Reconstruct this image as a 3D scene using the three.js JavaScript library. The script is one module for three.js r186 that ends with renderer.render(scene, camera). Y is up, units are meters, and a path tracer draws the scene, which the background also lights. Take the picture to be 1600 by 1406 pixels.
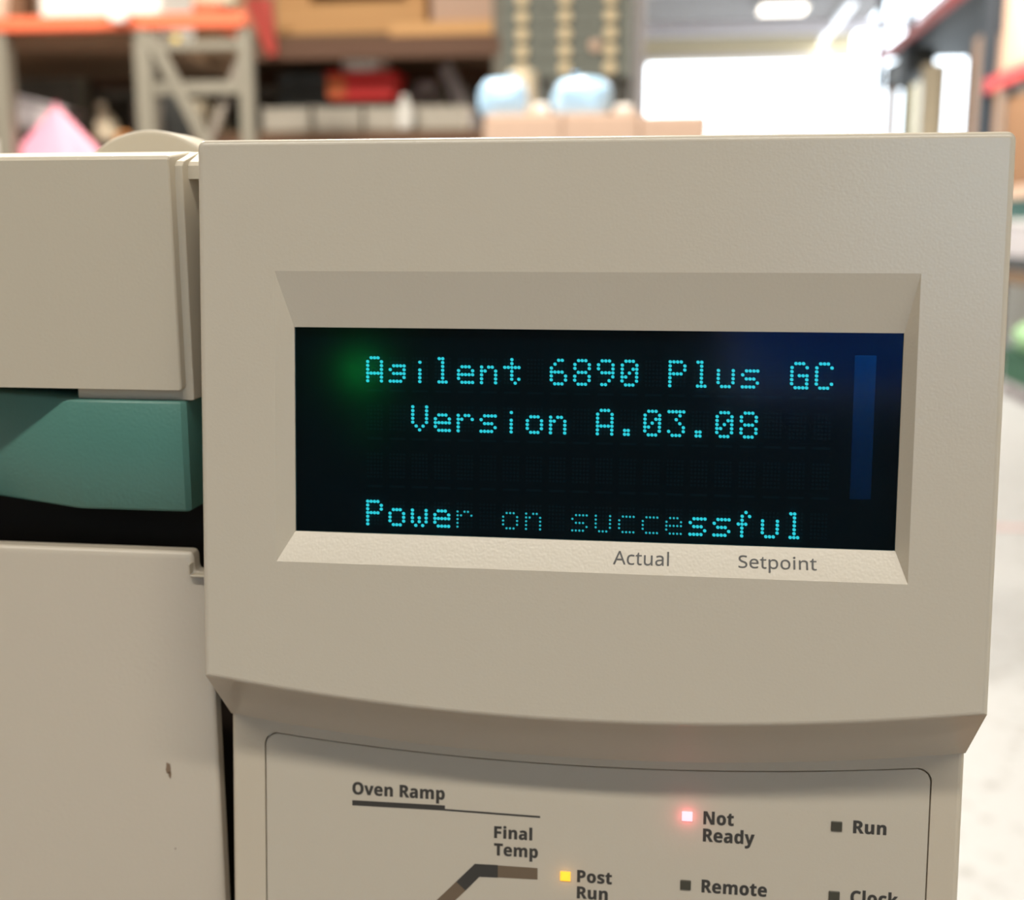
import * as THREE from 'three';
import { RoundedBoxGeometry } from 'three/addons/geometries/RoundedBoxGeometry.js';
import { mergeGeometries, toCreasedNormals } from 'three/addons/utils/BufferGeometryUtils.js';
import { FontLoader } from 'three/addons/loaders/FontLoader.js';
import { TextGeometry } from 'three/addons/geometries/TextGeometry.js';
import { RectAreaLightUniformsLib } from 'three/addons/lights/RectAreaLightUniformsLib.js';

// ------------------------------------------------------------------ camera, sky, lights, exposure
const scene = new THREE.Scene();
const renderer = new THREE.WebGLRenderer({ antialias: true });
renderer.toneMapping = THREE.LinearToneMapping;
renderer.toneMappingExposure = 0.78;
renderer.shadowMap.enabled = true;
RectAreaLightUniformsLib.init();

const camera = new THREE.PerspectiveCamera(2 * Math.atan(703 / 1850) * 180 / Math.PI, 1600 / 1406, 0.02, 120);
camera.position.set(0.01270, 1.22930, 0.17732);
{
  const right = new THREE.Vector3(0.99121395, -0.00086924, -0.13226547);
  const up = new THREE.Vector3(-0.02354222, 0.982852, -0.18288713);
  const back = new THREE.Vector3(0.13015636, 0.18439409, 0.97419615);
  camera.quaternion.setFromRotationMatrix(new THREE.Matrix4().makeBasis(right, up, back));
}
camera.focus = 0.181;
camera.userData.fStop = 16.5;
scene.add(camera);

// overcast daylight outside: one even bluish white all round; it comes in only through doors, window and rooflight
scene.background = new THREE.Color(0.82, 0.92, 1.0);
scene.backgroundIntensity = 7.0;

// ceiling lamps: [x, z, width, depth, radiance]; the first is the long fitting whose shadow falls under the display housing
const LAMPS = [
  [0.20, 1.80, 5.2, 0.17, 57], [-3.6, -0.6, 0.5, 0.5, 8],
  [-2.6, -2.7, 0.6, 0.6, 215], [-0.6, -2.35, 0.6, 0.6, 225], [-2.6, -9.6, 0.6, 0.6, 90], [1.3, -8.6, 0.6, 0.6, 320], [1.42, -17.0, 0.6, 0.6, 60],
];
const WARM = [1.0, 0.925, 0.80];

// ------------------------------------------------------------------ helpers
function rng(seed) { let s = seed >>> 0; return () => { s = (s + 0x6D2B79F5) | 0; let t = Math.imul(s ^ (s >>> 15), 1 | s); t = (t + Math.imul(t ^ (t >>> 7), 61 | t)) ^ t; return ((t ^ (t >>> 14)) >>> 0) / 4294967296; }; }
const V = (x, y, z) => new THREE.Vector3(x, y, z);
const taken = {};
function numbered(n) { const k = taken[n] = (taken[n] ?? -1) + 1; return k ? `${n}_${String(k).padStart(3, '0')}` : n; }
function shadows(o) { o.castShadow = true; o.receiveShadow = true; return o; }

// planar uv in metres from the dominant axis of each triangle
function boxUV(geo) {
  const g = geo.index ? geo.toNonIndexed() : geo.clone();
  for (const k of Object.keys(g.attributes)) if (k !== 'position' && k !== 'normal') g.deleteAttribute(k);
  if (!g.attributes.normal) g.computeVertexNormals();
  const p = g.attributes.position, uv = new Float32Array(p.count * 2);
  const a = new THREE.Vector3(), b = new THREE.Vector3(), c = new THREE.Vector3();
  for (let i = 0; i < p.count; i += 3) {
    a.fromBufferAttribute(p, i); b.fromBufferAttribute(p, i + 1); c.fromBufferAttribute(p, i + 2);
    const n = b.clone().sub(a).cross(c.clone().sub(a));
    const ax = Math.abs(n.x), ay = Math.abs(n.y), az = Math.abs(n.z);
    [a, b, c].forEach((q, k) => {
      const [u, v] = az >= ax && az >= ay ? [q.x, q.y] : ay >= ax ? [q.x, q.z] : [q.z, q.y];
      uv[(i + k) * 2] = u; uv[(i + k) * 2 + 1] = v;
    });
  }
  g.setAttribute('uv', new THREE.BufferAttribute(uv, 2));
  return g;
}
function smooth(geo, deg = 32) { return toCreasedNormals(geo.index ? geo.toNonIndexed() : geo, deg * Math.PI / 180); }
function rbox(w, h, d, x = 0, y = 0, z = 0, r = 0.004, seg = 2) {
  r = Math.min(r, w * 0.49, h * 0.49, d * 0.49);
  return new RoundedBoxGeometry(w, h, d, seg, r).translate(x, y, z);
}
function bar(p, q, w, d, r = 0.004) { // square bar from p to q
  const a = V(...p), b = V(...q), dir = b.clone().sub(a), len = dir.length();
  const g = rbox(w, len, d, 0, 0, 0, r, 1);
  g.applyQuaternion(new THREE.Quaternion().setFromUnitVectors(V(0, 1, 0), dir.normalize()));
  return g.translate((a.x + b.x) / 2, (a.y + b.y) / 2, (a.z + b.z) / 2);
}
function merge(list) { return list.length === 1 ? boxUV(list[0]) : mergeGeometries(list.map(boxUV)); }
function mesh(name, geos, mat, parent) {
  const m = shadows(new THREE.Mesh(merge(Array.isArray(geos) ? geos : [geos]), mat));
  m.name = parent && parent !== scene ? name : numbered(name);
  (parent ?? scene).add(m);
  return m;
}
function tag(o, label, category, group) { o.userData.label = label; o.userData.category = category; if (group) o.userData.group = group; return o; }
function thing(name, label, category, [x, y, z] = [0, 0, 0], turn = 0, group) {
  const o = new THREE.Group(); o.name = numbered(name); scene.add(o);
  o.position.set(x, y, z); o.rotation.y = turn;
  return tag(o, label, category, group);
}
function struct(name, geos, mat) { const m = mesh(name, geos, mat, scene); m.userData.kind = 'structure'; return m; }
function copy(src, [x, y, z], turn, label) {
  const c = src.clone(); c.name = numbered(src.name.replace(/_\d+$/, '')); scene.add(c);
  c.position.set(x, y, z); c.rotation.y = turn; c.userData = { ...src.userData, label }; return c;
}

// ------------------------------------------------------------------ materials
function noiseTexture(n, seed, blur, colour, lo = 0, hi = 255) {
  const r = rng(seed), a = new Float32Array(n * n);
  for (let i = 0; i < a.length; i++) a[i] = r();
  let s = a;
  for (let k = 0; k < blur; k++) {
    const o = new Float32Array(n * n);
    for (let y = 0; y < n; y++) for (let x = 0; x < n; x++) {
      const xm = (x + n - 1) % n, xp = (x + 1) % n, ym = (y + n - 1) % n, yp = (y + 1) % n;
      o[y * n + x] = (s[y * n + x] * 2 + s[y * n + xm] + s[y * n + xp] + s[ym * n + x] + s[yp * n + x]) / 6;
    }
    s = o;
  }
  let mn = 1e9, mx = -1e9; for (const v of s) { mn = Math.min(mn, v); mx = Math.max(mx, v); }
  const d = new Uint8Array(n * n * 4);
  for (let i = 0; i < s.length; i++) { const v = lo + (s[i] - mn) / (mx - mn) * (hi - lo); d[i * 4] = d[i * 4 + 1] = d[i * 4 + 2] = v; d[i * 4 + 3] = 255; }
  const t = new THREE.DataTexture(d, n, n); t.wrapS = t.wrapT = THREE.RepeatWrapping; t.magFilter = THREE.LinearFilter; t.minFilter = THREE.LinearMipmapLinearFilter; t.generateMipmaps = true;
  if (colour) t.colorSpace = THREE.SRGBColorSpace; t.needsUpdate = true; return t;
}
const rep = (t, k) => { const c = t.clone(); c.repeat.set(k, k); c.needsUpdate = true; return c; };
const grainFine = noiseTexture(512, 11, 1, false);
const grainSoft = noiseTexture(256, 12, 4, false);
const grainCoat = noiseTexture(256, 13, 3, true, 226, 255);
function std(color, roughness = 0.7, metalness = 0, extra = {}) {
  const m = new THREE.MeshStandardMaterial({ color, roughness, metalness, ...extra }); return m;
}
const lin = (r, g, b) => new THREE.Color().setRGB(r, g, b);
function plastic(c, rough, bump, scale) {
  return new THREE.MeshPhysicalMaterial({ color: c, roughness: rough, ior: 1.6, bumpMap: rep(grainFine, scale), bumpScale: bump });
}
const M = {
  housing: plastic(lin(0.60, 0.545, 0.455), 0.28, 0.000016, 1 / 0.07),
  column: plastic(lin(0.60, 0.53, 0.425), 0.42, 0.000014, 1 / 0.07),
  overlay: plastic(lin(0.575, 0.52, 0.43), 0.5, 0.000012, 1 / 0.06),
  lid: plastic(lin(0.585, 0.525, 0.42), 0.5, 0.00002, 1 / 0.09),
  painted: plastic(lin(0.585, 0.52, 0.43), 0.42, 0.00003, 1 / 0.14),
  teal: plastic(lin(0.085, 0.235, 0.20), 0.42, 0.00006, 1 / 0.10),
  gap: std(lin(0.012, 0.010, 0.008), 0.8),
  brownSteel: std(lin(0.03, 0.018, 0.012), 0.6),
  ink: std(lin(0.045, 0.042, 0.038), 0.6),
  inkGrey: std(lin(0.10, 0.10, 0.10), 0.6),
  rampBrown: std(lin(0.16, 0.115, 0.075), 0.6),
  lensDark: new THREE.MeshPhysicalMaterial({ color: lin(0.06, 0.056, 0.04), roughness: 0.35 }),
  chip: std(lin(0.25, 0.17, 0.11), 0.8),
  board: new THREE.MeshPhysicalMaterial({ color: lin(0.002, 0.006, 0.010), roughness: 0.7 }),
  blueStrip: std(lin(0.16, 0.40, 0.62), 0.22, 1),
  dotOff: std(lin(0.018, 0.040, 0.046), 0.7),
  pane: new THREE.MeshPhysicalMaterial({ color: lin(0.34, 0.58, 0.66), transmission: 1, thickness: 0, roughness: 0.10, ior: 1.5 }),
  orange: std(lin(0.72, 0.145, 0.065), 0.55),
  redBeam: std(lin(0.62, 0.06, 0.06), 0.55),
  brownBeam: std(lin(0.15, 0.075, 0.045), 0.7),
  rackGrey: std(lin(0.23, 0.21, 0.168), 0.6, 0, { map: rep(grainCoat, 3) }),
  rackDarkGrey: std(lin(0.22, 0.19, 0.16), 0.6),
  rackDark: std(lin(0.03, 0.04, 0.055), 0.6),
  carton: std(lin(0.58, 0.36, 0.22), 0.85, 0, { map: rep(grainCoat, 2) }),
  cartonPale: std(lin(0.74, 0.52, 0.40), 0.85, 0, { map: rep(grainCoat, 2) }),
  cartonDark: std(lin(0.30, 0.155, 0.075), 0.85, 0, { map: rep(grainCoat, 2) }),
  tape: std(lin(0.62, 0.47, 0.3), 0.35),
  wood: std(lin(0.80, 0.45, 0.19), 0.7, 0, { map: rep(grainCoat, 4) }),
  woodDark: std(lin(0.14, 0.07, 0.035), 0.8),
  deckWood: std(lin(0.22, 0.135, 0.075), 0.85, 0, { map: rep(grainCoat, 3) }),
  white: std(lin(0.80, 0.78, 0.74), 0.6),
  whiteFilm: new THREE.MeshPhysicalMaterial({ color: lin(0.84, 0.81, 0.78), roughness: 0.35 }),
  cream: std(lin(0.66, 0.57, 0.42), 0.7),
  binGrey: std(lin(0.54, 0.50, 0.43), 0.6),
  dark: std(lin(0.018, 0.016, 0.014), 0.8),
  darkGrey: std(lin(0.05, 0.055, 0.055), 0.6),
  midGrey: std(lin(0.22, 0.20, 0.18), 0.6),
  lilac: std(lin(0.52, 0.48, 0.50), 0.5),
  red: std(lin(0.75, 0.035, 0.035), 0.5),
  redCloth: std(lin(0.60, 0.10, 0.08), 0.85),
  pink: new THREE.MeshPhysicalMaterial({ color: lin(0.86, 0.32, 0.44), roughness: 0.5 }),
  tealDark: std(lin(0.02, 0.09, 0.075), 0.6),
  orangeBall: std(lin(0.6, 0.26, 0.08), 0.7),
  cabinet: std(lin(0.155, 0.165, 0.14), 0.55),
  brass: std(lin(0.82, 0.66, 0.42), 0.6),
  blueFilm: new THREE.MeshPhysicalMaterial({ color: lin(0.46, 0.70, 0.95), roughness: 0.2, clearcoat: 0.6, clearcoatRoughness: 0.15 }),
  greenLight: std(lin(0.35, 0.60, 0.32), 0.7),
  greenDark: std(lin(0.02, 0.10, 0.05), 0.7),
  floor: null, wall: std(lin(0.60, 0.56, 0.48), 0.9), wallYellow: std(lin(0.86, 0.74, 0.50), 0.9), wallDark: std(lin(0.055, 0.045, 0.036), 0.9), wallRear: std(lin(0.045, 0.045, 0.045), 0.9),
  ceiling: std(lin(0.34, 0.31, 0.30), 0.9), steelWhite: std(lin(0.82, 0.76, 0.78), 0.5), ground: std(lin(0.5, 0.5, 0.5), 0.9),
  lampBody: std(lin(0.6, 0.6, 0.6), 0.5),
};
{ // concrete floor: pale, with worn and stained blotches
  const n = 512, big = noiseTexture(n, 21, 40, false).image.data, fine = noiseTexture(n, 22, 3, false).image.data, d = new Uint8Array(n * n * 4);
  for (let i = 0; i < n * n; i++) {
    const s = Math.max(0, big[i * 4] / 255 - 0.62) * 1.5, f = fine[i * 4] / 255 - 0.5;
    const k = 1 - 0.35 * s + 0.05 * f;
    d[i * 4] = 184 * k; d[i * 4 + 1] = 186 * (k - 0.03 * s); d[i * 4 + 2] = 188 * (k - 0.06 * s); d[i * 4 + 3] = 255;
  }
  const t = new THREE.DataTexture(d, n, n); t.wrapS = t.wrapT = THREE.RepeatWrapping; t.magFilter = THREE.LinearFilter; t.minFilter = THREE.LinearMipmapLinearFilter; t.generateMipmaps = true; t.colorSpace = THREE.SRGBColorSpace; t.repeat.set(0.6, 0.6); t.needsUpdate = true;
  M.floor = std(0xffffff, 0.6, 0, { map: t });
}

// ------------------------------------------------------------------ the building
const CEIL = 4.2, ZF = -19.8, ZB = 5.2, XL = -7, XR = 3.75;
const block = (x0, x1, y0, y1, z0, z1) => new THREE.BoxGeometry(x1 - x0, y1 - y0, z1 - z0).translate((x0 + x1) / 2, (y0 + y1) / 2, (z0 + z1) / 2);
struct('floor', block(XL - .2, XR + .2, -.2, 0, ZF - .2, ZB + .2), M.floor);
// ceiling with a long rooflight on the right
struct('ceiling', [block(XL - .2, 2.78, CEIL, CEIL + .2, ZF - .2, ZB + .2), block(3.62, XR + .2, CEIL, CEIL + .2, ZF - .2, ZB + .2), block(2.78, 3.62, CEIL, CEIL + .2, -11, ZB + .2)], M.ceiling);
struct('wall_far', [block(XL, -.46, 0, CEIL, ZF - .2, ZF), block(-.46, 2.40, 3.83, CEIL, ZF - .2, ZF), block(2.40, 2.47, 0, CEIL, ZF - .2, ZF), block(2.47, 2.76, 3.85, CEIL, ZF - .2, ZF), block(3.66, XR, 0, CEIL, ZF - .2, ZF)], M.wallYellow);
struct('wall_right', [block(XR, XR + .2, 0, CEIL, -15.2, ZB), block(XR, XR + .2, 0, CEIL, ZF, -19.6)], M.wall);
struct('wall_left', block(XL - .2, XL, 0, CEIL, ZF, ZB), M.wall);
struct('wall_back', [block(XL, .25, 0, CEIL, ZB, ZB + .2), block(.25, 2.5, 0, 1.46, ZB, ZB + .2), block(.25, 2.5, 3.5, CEIL, ZB, ZB + .2), block(.25, .95, 1.94, 3.5, ZB, ZB + .2), block(2.5, XR, 0, CEIL, ZB, ZB + .2)], M.wallRear);
struct('wall_partition', block(XL, -.62, 0, CEIL, -8.15, -8.0), M.wallDark);
struct('ground', block(-60, 60, -.6, -.21, -80, 60), M.ground);
struct('trim_1', [block(-.247, -.17, 0, CEIL, -6.77, -6.70)], M.steelWhite);             // painted steel post beside the drawer cabinet
struct('floor_marking', rbox(1.6, .004, .06, 1.6, .002, -4.84, .001, 1), std(lin(.62, .42, .42), .7));
struct('trim_2', [block(-.56, -.46, 0, 3.9, ZF, ZF + .1), block(-.56, 2.45, 3.83, 3.9, ZF, ZF + .1)], M.steelWhite); // frame of the loading door
{ // window in the rear wall: clear panes above, blue-tinted panes below
  const fr = (x0, x1, y0, y1) => block(x0, x1, y0, y1, ZB + .04, ZB + .12);
  const w = struct('window_1', [fr(.25, 2.5, 1.46, 1.50), fr(.95, 2.5, 3.46, 3.5), fr(.25, .29, 1.50, 1.90), fr(2.46, 2.5, 1.50, 3.46), fr(.29, 2.46, 1.90, 1.95), fr(1.70, 1.74, 1.95, 3.46), fr(.95, .99, 1.95, 3.46)], M.steelWhite);
  const glass = new THREE.MeshPhysicalMaterial({ color: lin(0.80, 0.92, 1.0), transmission: 1, thickness: 0, roughness: 0, ior: 1.5 });
  const blueGlass = new THREE.MeshPhysicalMaterial({ color: lin(0.035, 0.14, 0.36), transmission: 1, thickness: 0, roughness: 0, ior: 1.5 });
  for (const [a, b] of [[.99, 1.70], [1.74, 2.46]]) mesh('pane', block(a, b, 1.95, 3.46, ZB + .075, ZB + .083), glass, w);
  for (const [a, b] of [[.29, 1.37], [1.37, 2.46]]) mesh('pane', block(a, b, 1.50, 1.90, ZB + .075, ZB + .083), blueGlass, w);
}
{ // purlins under the roof, far down the aisle
  for (const z of [-12.5, -15.2, -18.4]) { const p = struct('trim_3', block(XL, XR, CEIL - .16, CEIL, z - .05, z + .05), M.steelWhite); p.name = `trim_${3 + [-12.5, -15.2, -18.4].indexOf(z)}`; }
}
LAMPS.forEach(([x, z, s, t, L], i) => {
  const where = ['long ceiling lamp over the space in front of the instrument', 'square ceiling lamp behind the camera on the left', 'square ceiling lamp over the orange-beamed rack', 'square ceiling lamp above the stacked cartons', 'square ceiling lamp behind the dark partition', 'square ceiling lamp half way down the aisle', 'square glowing ceiling lamp above the loading door'][i];
  const o = thing('ceiling_lamp', where, 'lamp', [x, CEIL, z]);
  const h = 0.07;
  mesh('lamp_housing', [rbox(s + .06, h, t + .06, 0, -h / 2, 0, .01)], M.lampBody, o);
  const e = std(0x000000, 0.6, 0, { emissive: lin(...WARM), emissiveIntensity: 6 });
  mesh('lamp_diffuser', [rbox(s, .012, t, 0, -h - .006, 0, .003)], e, o);
  const l = new THREE.RectAreaLight(new THREE.Color().setRGB(...WARM), L, s, t);
  l.position.set(0, -h - .016, 0); l.rotation.x = -Math.PI / 2; o.add(l);
});
{ // tube light along the aisle, far away
  const o = thing('tube_lamp', 'long white tube lamp running along the ceiling right of the loading door', 'lamp', [2.28, CEIL, -18.2]);
  mesh('lamp_housing', rbox(.14, .06, 3.4, 0, -.03, 0, .01), M.lampBody, o);
  mesh('lamp_tube', new THREE.CylinderGeometry(.035, .035, 3.3, 16).rotateX(Math.PI / 2).translate(0, -.1, 0), std(0x000000, .6, 0, { emissive: lin(.9, .95, 1), emissiveIntensity: 3 }), o);
  const l = new THREE.RectAreaLight(new THREE.Color(.9, .95, 1), 14, .08, 3.3); l.position.set(0, -.14, 0); l.rotation.x = -Math.PI / 2; o.add(l);
}
{ // green pilot lamp on a stand behind the camera, mirrored in the display glass
  const o = thing('pilot_lamp', 'green glowing pilot lamp on a slim stand behind the photographer', 'lamp', [-1.33, 0, 5.0]);
  mesh('stand', [rbox(.05, 1.2, .05, 0, .6, 0, .005), rbox(.3, .04, .3, 0, .02, 0, .01)], M.darkGrey, o);
  const g = std(0x000000, .5, 0, { emissive: lin(.01, 1, .16), emissiveIntensity: .6 });
  mesh('lamp_lens', new THREE.CapsuleGeometry(.07, .10, 6, 20).translate(0, 1.50, 0), g, o);
  mesh('lamp_tube', new THREE.CylinderGeometry(.03, .03, .22, 16).translate(0, 1.30, 0), std(0x000000, .5, 0, { emissive: lin(.01, 1, .16), emissiveIntensity: .5 }), o);
  const l = new THREE.PointLight(new THREE.Color(.01, 1, .12), .055); l.position.set(0, 1.52, -.15); l.shadow.radius = 2.5; o.add(l);
}

// ------------------------------------------------------------------ the instrument
const LEAN = 5.3 * Math.PI / 180, YC = 1.2, mm = 0.001;
const gc = thing('gas_chromatograph', 'beige laboratory gas chromatograph with a glowing text display and teal latch handle', 'instrument', [-0.2, 0.745, -0.25]);
// local frame of the leaning front panel: u right, v up, w out of the panel, millimetres
function panelNode(o, parent = gc) { // a part whose own axes are the panel's
  parent.add(o); return o;
}
const toPanel = new THREE.Matrix4().makeTranslation(0.2, YC - 0.745, 0.25).multiply(new THREE.Matrix4().makeRotationX(-LEAN));
function panelMesh(name, geos, mat, parent) {
  const g = merge((Array.isArray(geos) ? geos : [geos])); g.scale(mm, mm, mm);
  const uv = g.attributes.uv; for (let i = 0; i < uv.count; i++) uv.setXY(i, uv.getX(i) * mm, uv.getY(i) * mm);
  const m = shadows(new THREE.Mesh(g, mat)); m.name = name;
  if (parent) parent.add(m); else { m.applyMatrix4(toPanel); gc.add(m); }
  return m;
}
function strips(rings, closed = true) { // quads between rings of equal count
  const pos = [];
  for (let r = 0; r + 1 < rings.length; r++) {
    const A = rings[r], B = rings[r + 1], n = A.length;
    for (let i = 0; i < (closed ? n : n - 1); i++) {
      const j = (i + 1) % n;
      pos.push(...A[i], ...A[j], ...B[j], ...A[i], ...B[j], ...B[i]);
    }
  }
  const g = new THREE.BufferGeometry(); g.setAttribute('position', new THREE.Float32BufferAttribute(pos, 3)); g.computeVertexNormals(); return g;
}
function inset(poly, d) { // move a counter-clockwise outline inwards by d
  const n = poly.length;
  return poly.map((p, i) => {
    const a = poly[(i + n - 1) % n], b = poly[(i + 1) % n];
    let e1 = [p[0] - a[0], p[1] - a[1]], e2 = [b[0] - p[0], b[1] - p[1]];
    const l1 = Math.hypot(...e1), l2 = Math.hypot(...e2); e1 = e1.map((v) => v / l1); e2 = e2.map((v) => v / l2);
    const n1 = [-e1[1], e1[0]], n2 = [-e2[1], e2[0]]; let m = [n1[0] + n2[0], n1[1] + n2[1]]; const c = (m[0] * m[0] + m[1] * m[1]) / 2;
    return [p[0] + d * m[0] / c, p[1] + d * m[1] / c];
  });
}
const PW = 60.9, TOP = 43.0;
const sag = (u) => 4.45 * (1 - (u / PW) ** 2);              // the lower edge of the housing bows downwards
{
  const out = [], tags = [];
  const R = 1.3, NB = 40;
  for (let i = 0; i <= NB; i++) { const u = -PW + 2 * PW * i / NB; out.push([u, -42.35 - sag(u)]); tags.push(1); }
  out.push([PW, TOP - R]); tags.push(0);
  for (let i = 1; i < 6; i++) { const a = i / 6 * Math.PI / 2; out.push([PW - R + R * Math.cos(a), TOP - R + R * Math.sin(a)]); tags.push(0); }
  out.push([PW - R, TOP]); tags.push(0);
  for (let i = 1; i < 20; i++) { out.push([PW - R - (2 * PW - 2 * R) * i / 20, TOP]); tags.push(0); }
  out.push([-PW + R, TOP]); tags.push(0);
  for (let i = 1; i < 6; i++) { const a = Math.PI / 2 + i / 6 * Math.PI / 2; out.push([-PW + R + R * Math.cos(a), TOP - R + R * Math.sin(a)]); tags.push(0); }
  out.push([-PW, TOP - R]); tags.push(0);
  const r = 1.0, rings = [];
  const ring = (poly, w, drop = 0) => poly.map((p, i) => [p[0], p[1] - (tags[i] ? drop : 0), w]);
  rings.push(ring(out, -70, 9.75), ring(out, -12, 9.75), ring(out, -r, 0.75 * 0));
  for (let k = 1; k <= 5; k++) { const a = k / 5 * Math.PI / 2; rings.push(ring(inset(out, r * (1 - Math.cos(a))), -r + r * Math.sin(a))); }
  const shell = strips(rings);
  const front = inset(out, r);
  const sh = new THREE.Shape(front.map((p) => new THREE.Vector2(...p)));
  const BX = 48.5, BY = 22.85;
  sh.holes.push(new THREE.Path([[-BX, -BY], [-BX, BY], [BX, BY], [BX, -BY]].map((p) => new THREE.Vector2(...p))));
  const face = new THREE.ShapeGeometry(sh);
  const back = new THREE.ShapeGeometry(new THREE.Shape(out.map((p, i) => new THREE.Vector2(p[0], p[1] - (tags[i] ? 9.75 : 0))))).rotateY(Math.PI).scale(-1, 1, 1).translate(0, 0, -70);
  const housing = panelMesh('display_housing', [smooth(shell, 34), face, back], M.housing);
  // recessed frame round the display: steep at the sides, sloping at top and bottom
  const ringB = (x0, x1, y0, y1, w) => [[x0, y0, w], [x1, y0, w], [x1, y1, w], [x0, y1, w]];
  const c = 0.35;
  const bz = strips([ringB(-BX, BX, -BY, BY, 0),
    ringB(-46.14, 46.94, -18.32, 14.24, -2.4), ringB(-46.14, 46.94, -18.32, 14.24, -3.15)].map((q) => q));
  bz.index; const bezel = panelMesh('bezel', bz, M.housing, housing);
  bezel.name = 'bezel';
}
const font = { bold: await new FontLoader().loadAsync('fonts/droid/droid_sans_bold.typeface.json'), regular: await new FontLoader().loadAsync('fonts/droid/droid_sans_regular.typeface.json') };
function words(text, f, width, cap, thick = 0.06) { // text with its baseline's left end at the origin, fitted to a width and a capital height
  const fat = f === font.bold;
  const g = new TextGeometry(text, { font: f, size: 1, depth: fat ? 0.06 : 0.1, curveSegments: 6, bevelEnabled: fat, bevelThickness: .02, bevelSize: .02, bevelSegments: 1 });
  g.computeBoundingBox(); const b = g.boundingBox;
  const capG = new TextGeometry('H', { font: f, size: 1, depth: 0.1, curveSegments: 2, bevelEnabled: false }); capG.computeBoundingBox();
  return g.translate(-b.min.x, 0, 0).scale(width / (b.max.x - b.min.x), cap / capG.boundingBox.max.y, thick / 0.1);
}
{ // "Actual" and "Setpoint" printed on the lower slope of the frame
  const housing = gc.getObjectByName('display_housing');
  const slope = Math.atan2(2.4, 4.53);
  const put = (t, u, s, w, cap) => { const g = words(t, font.regular, w, cap, .05); g.rotateX(-(slope)); const k = s / 5.13; return g.translate(u, -22.85 + 4.53 * k, -2.4 * k); };
  const l = panelMesh('lettering', [put('Actual', 4.82, 1.52, 8.5, 2.1), put('Setpoint', 23.78, 1.68, 11.58, 1.93)], M.inkGrey, housing);
  l.position.set(0, 0.00003, 0.00003);
}
// -- vacuum fluorescent display
const GLYPHS = {
  A: '.###.#...##...##...#######...##...#', g: '...........#####...#.####....#####.', i: '.......#.........#....#....#....#..', l: '.##....#....#....#....#....#...###.',
  e: '...........###.#...#######.....####', n: '..........#.##.##..##...##...##...#', t: '..#....#..#####..#....#....#.#...#.', 6: '..##..#...#....####.#...##...#.###.',
  8: '.###.#...##...#.###.#...##...#.###.', 9: '.###.#...##...#.####....#...#..##..', 0: '.###.#...##..###.#.###..##...#.###.', P: '####.#...##...#####.#....#....#....',
  u: '..........#...##...##...##...#.###.', s: '...........#####.....###.....#####.', G: '.###.#...##....#.####...##...#.####', C: '.###.#...##....#....#....#...#.###.',
  V: '#...##...##...##...##...#.#.#...#..', r: '..........#.##.##..##....#....#....', o: '...........###.#...##...##...#.###.', '.': '..........................##...##..',
  3: '#####...#...#.....#.....##...#.###.', w: '..........#...##...##.#.##.#.#.#.#.', c: '...........#####....#....#.....####', f: '..#...#.#..#...###...#....#....#...',
};
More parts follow.
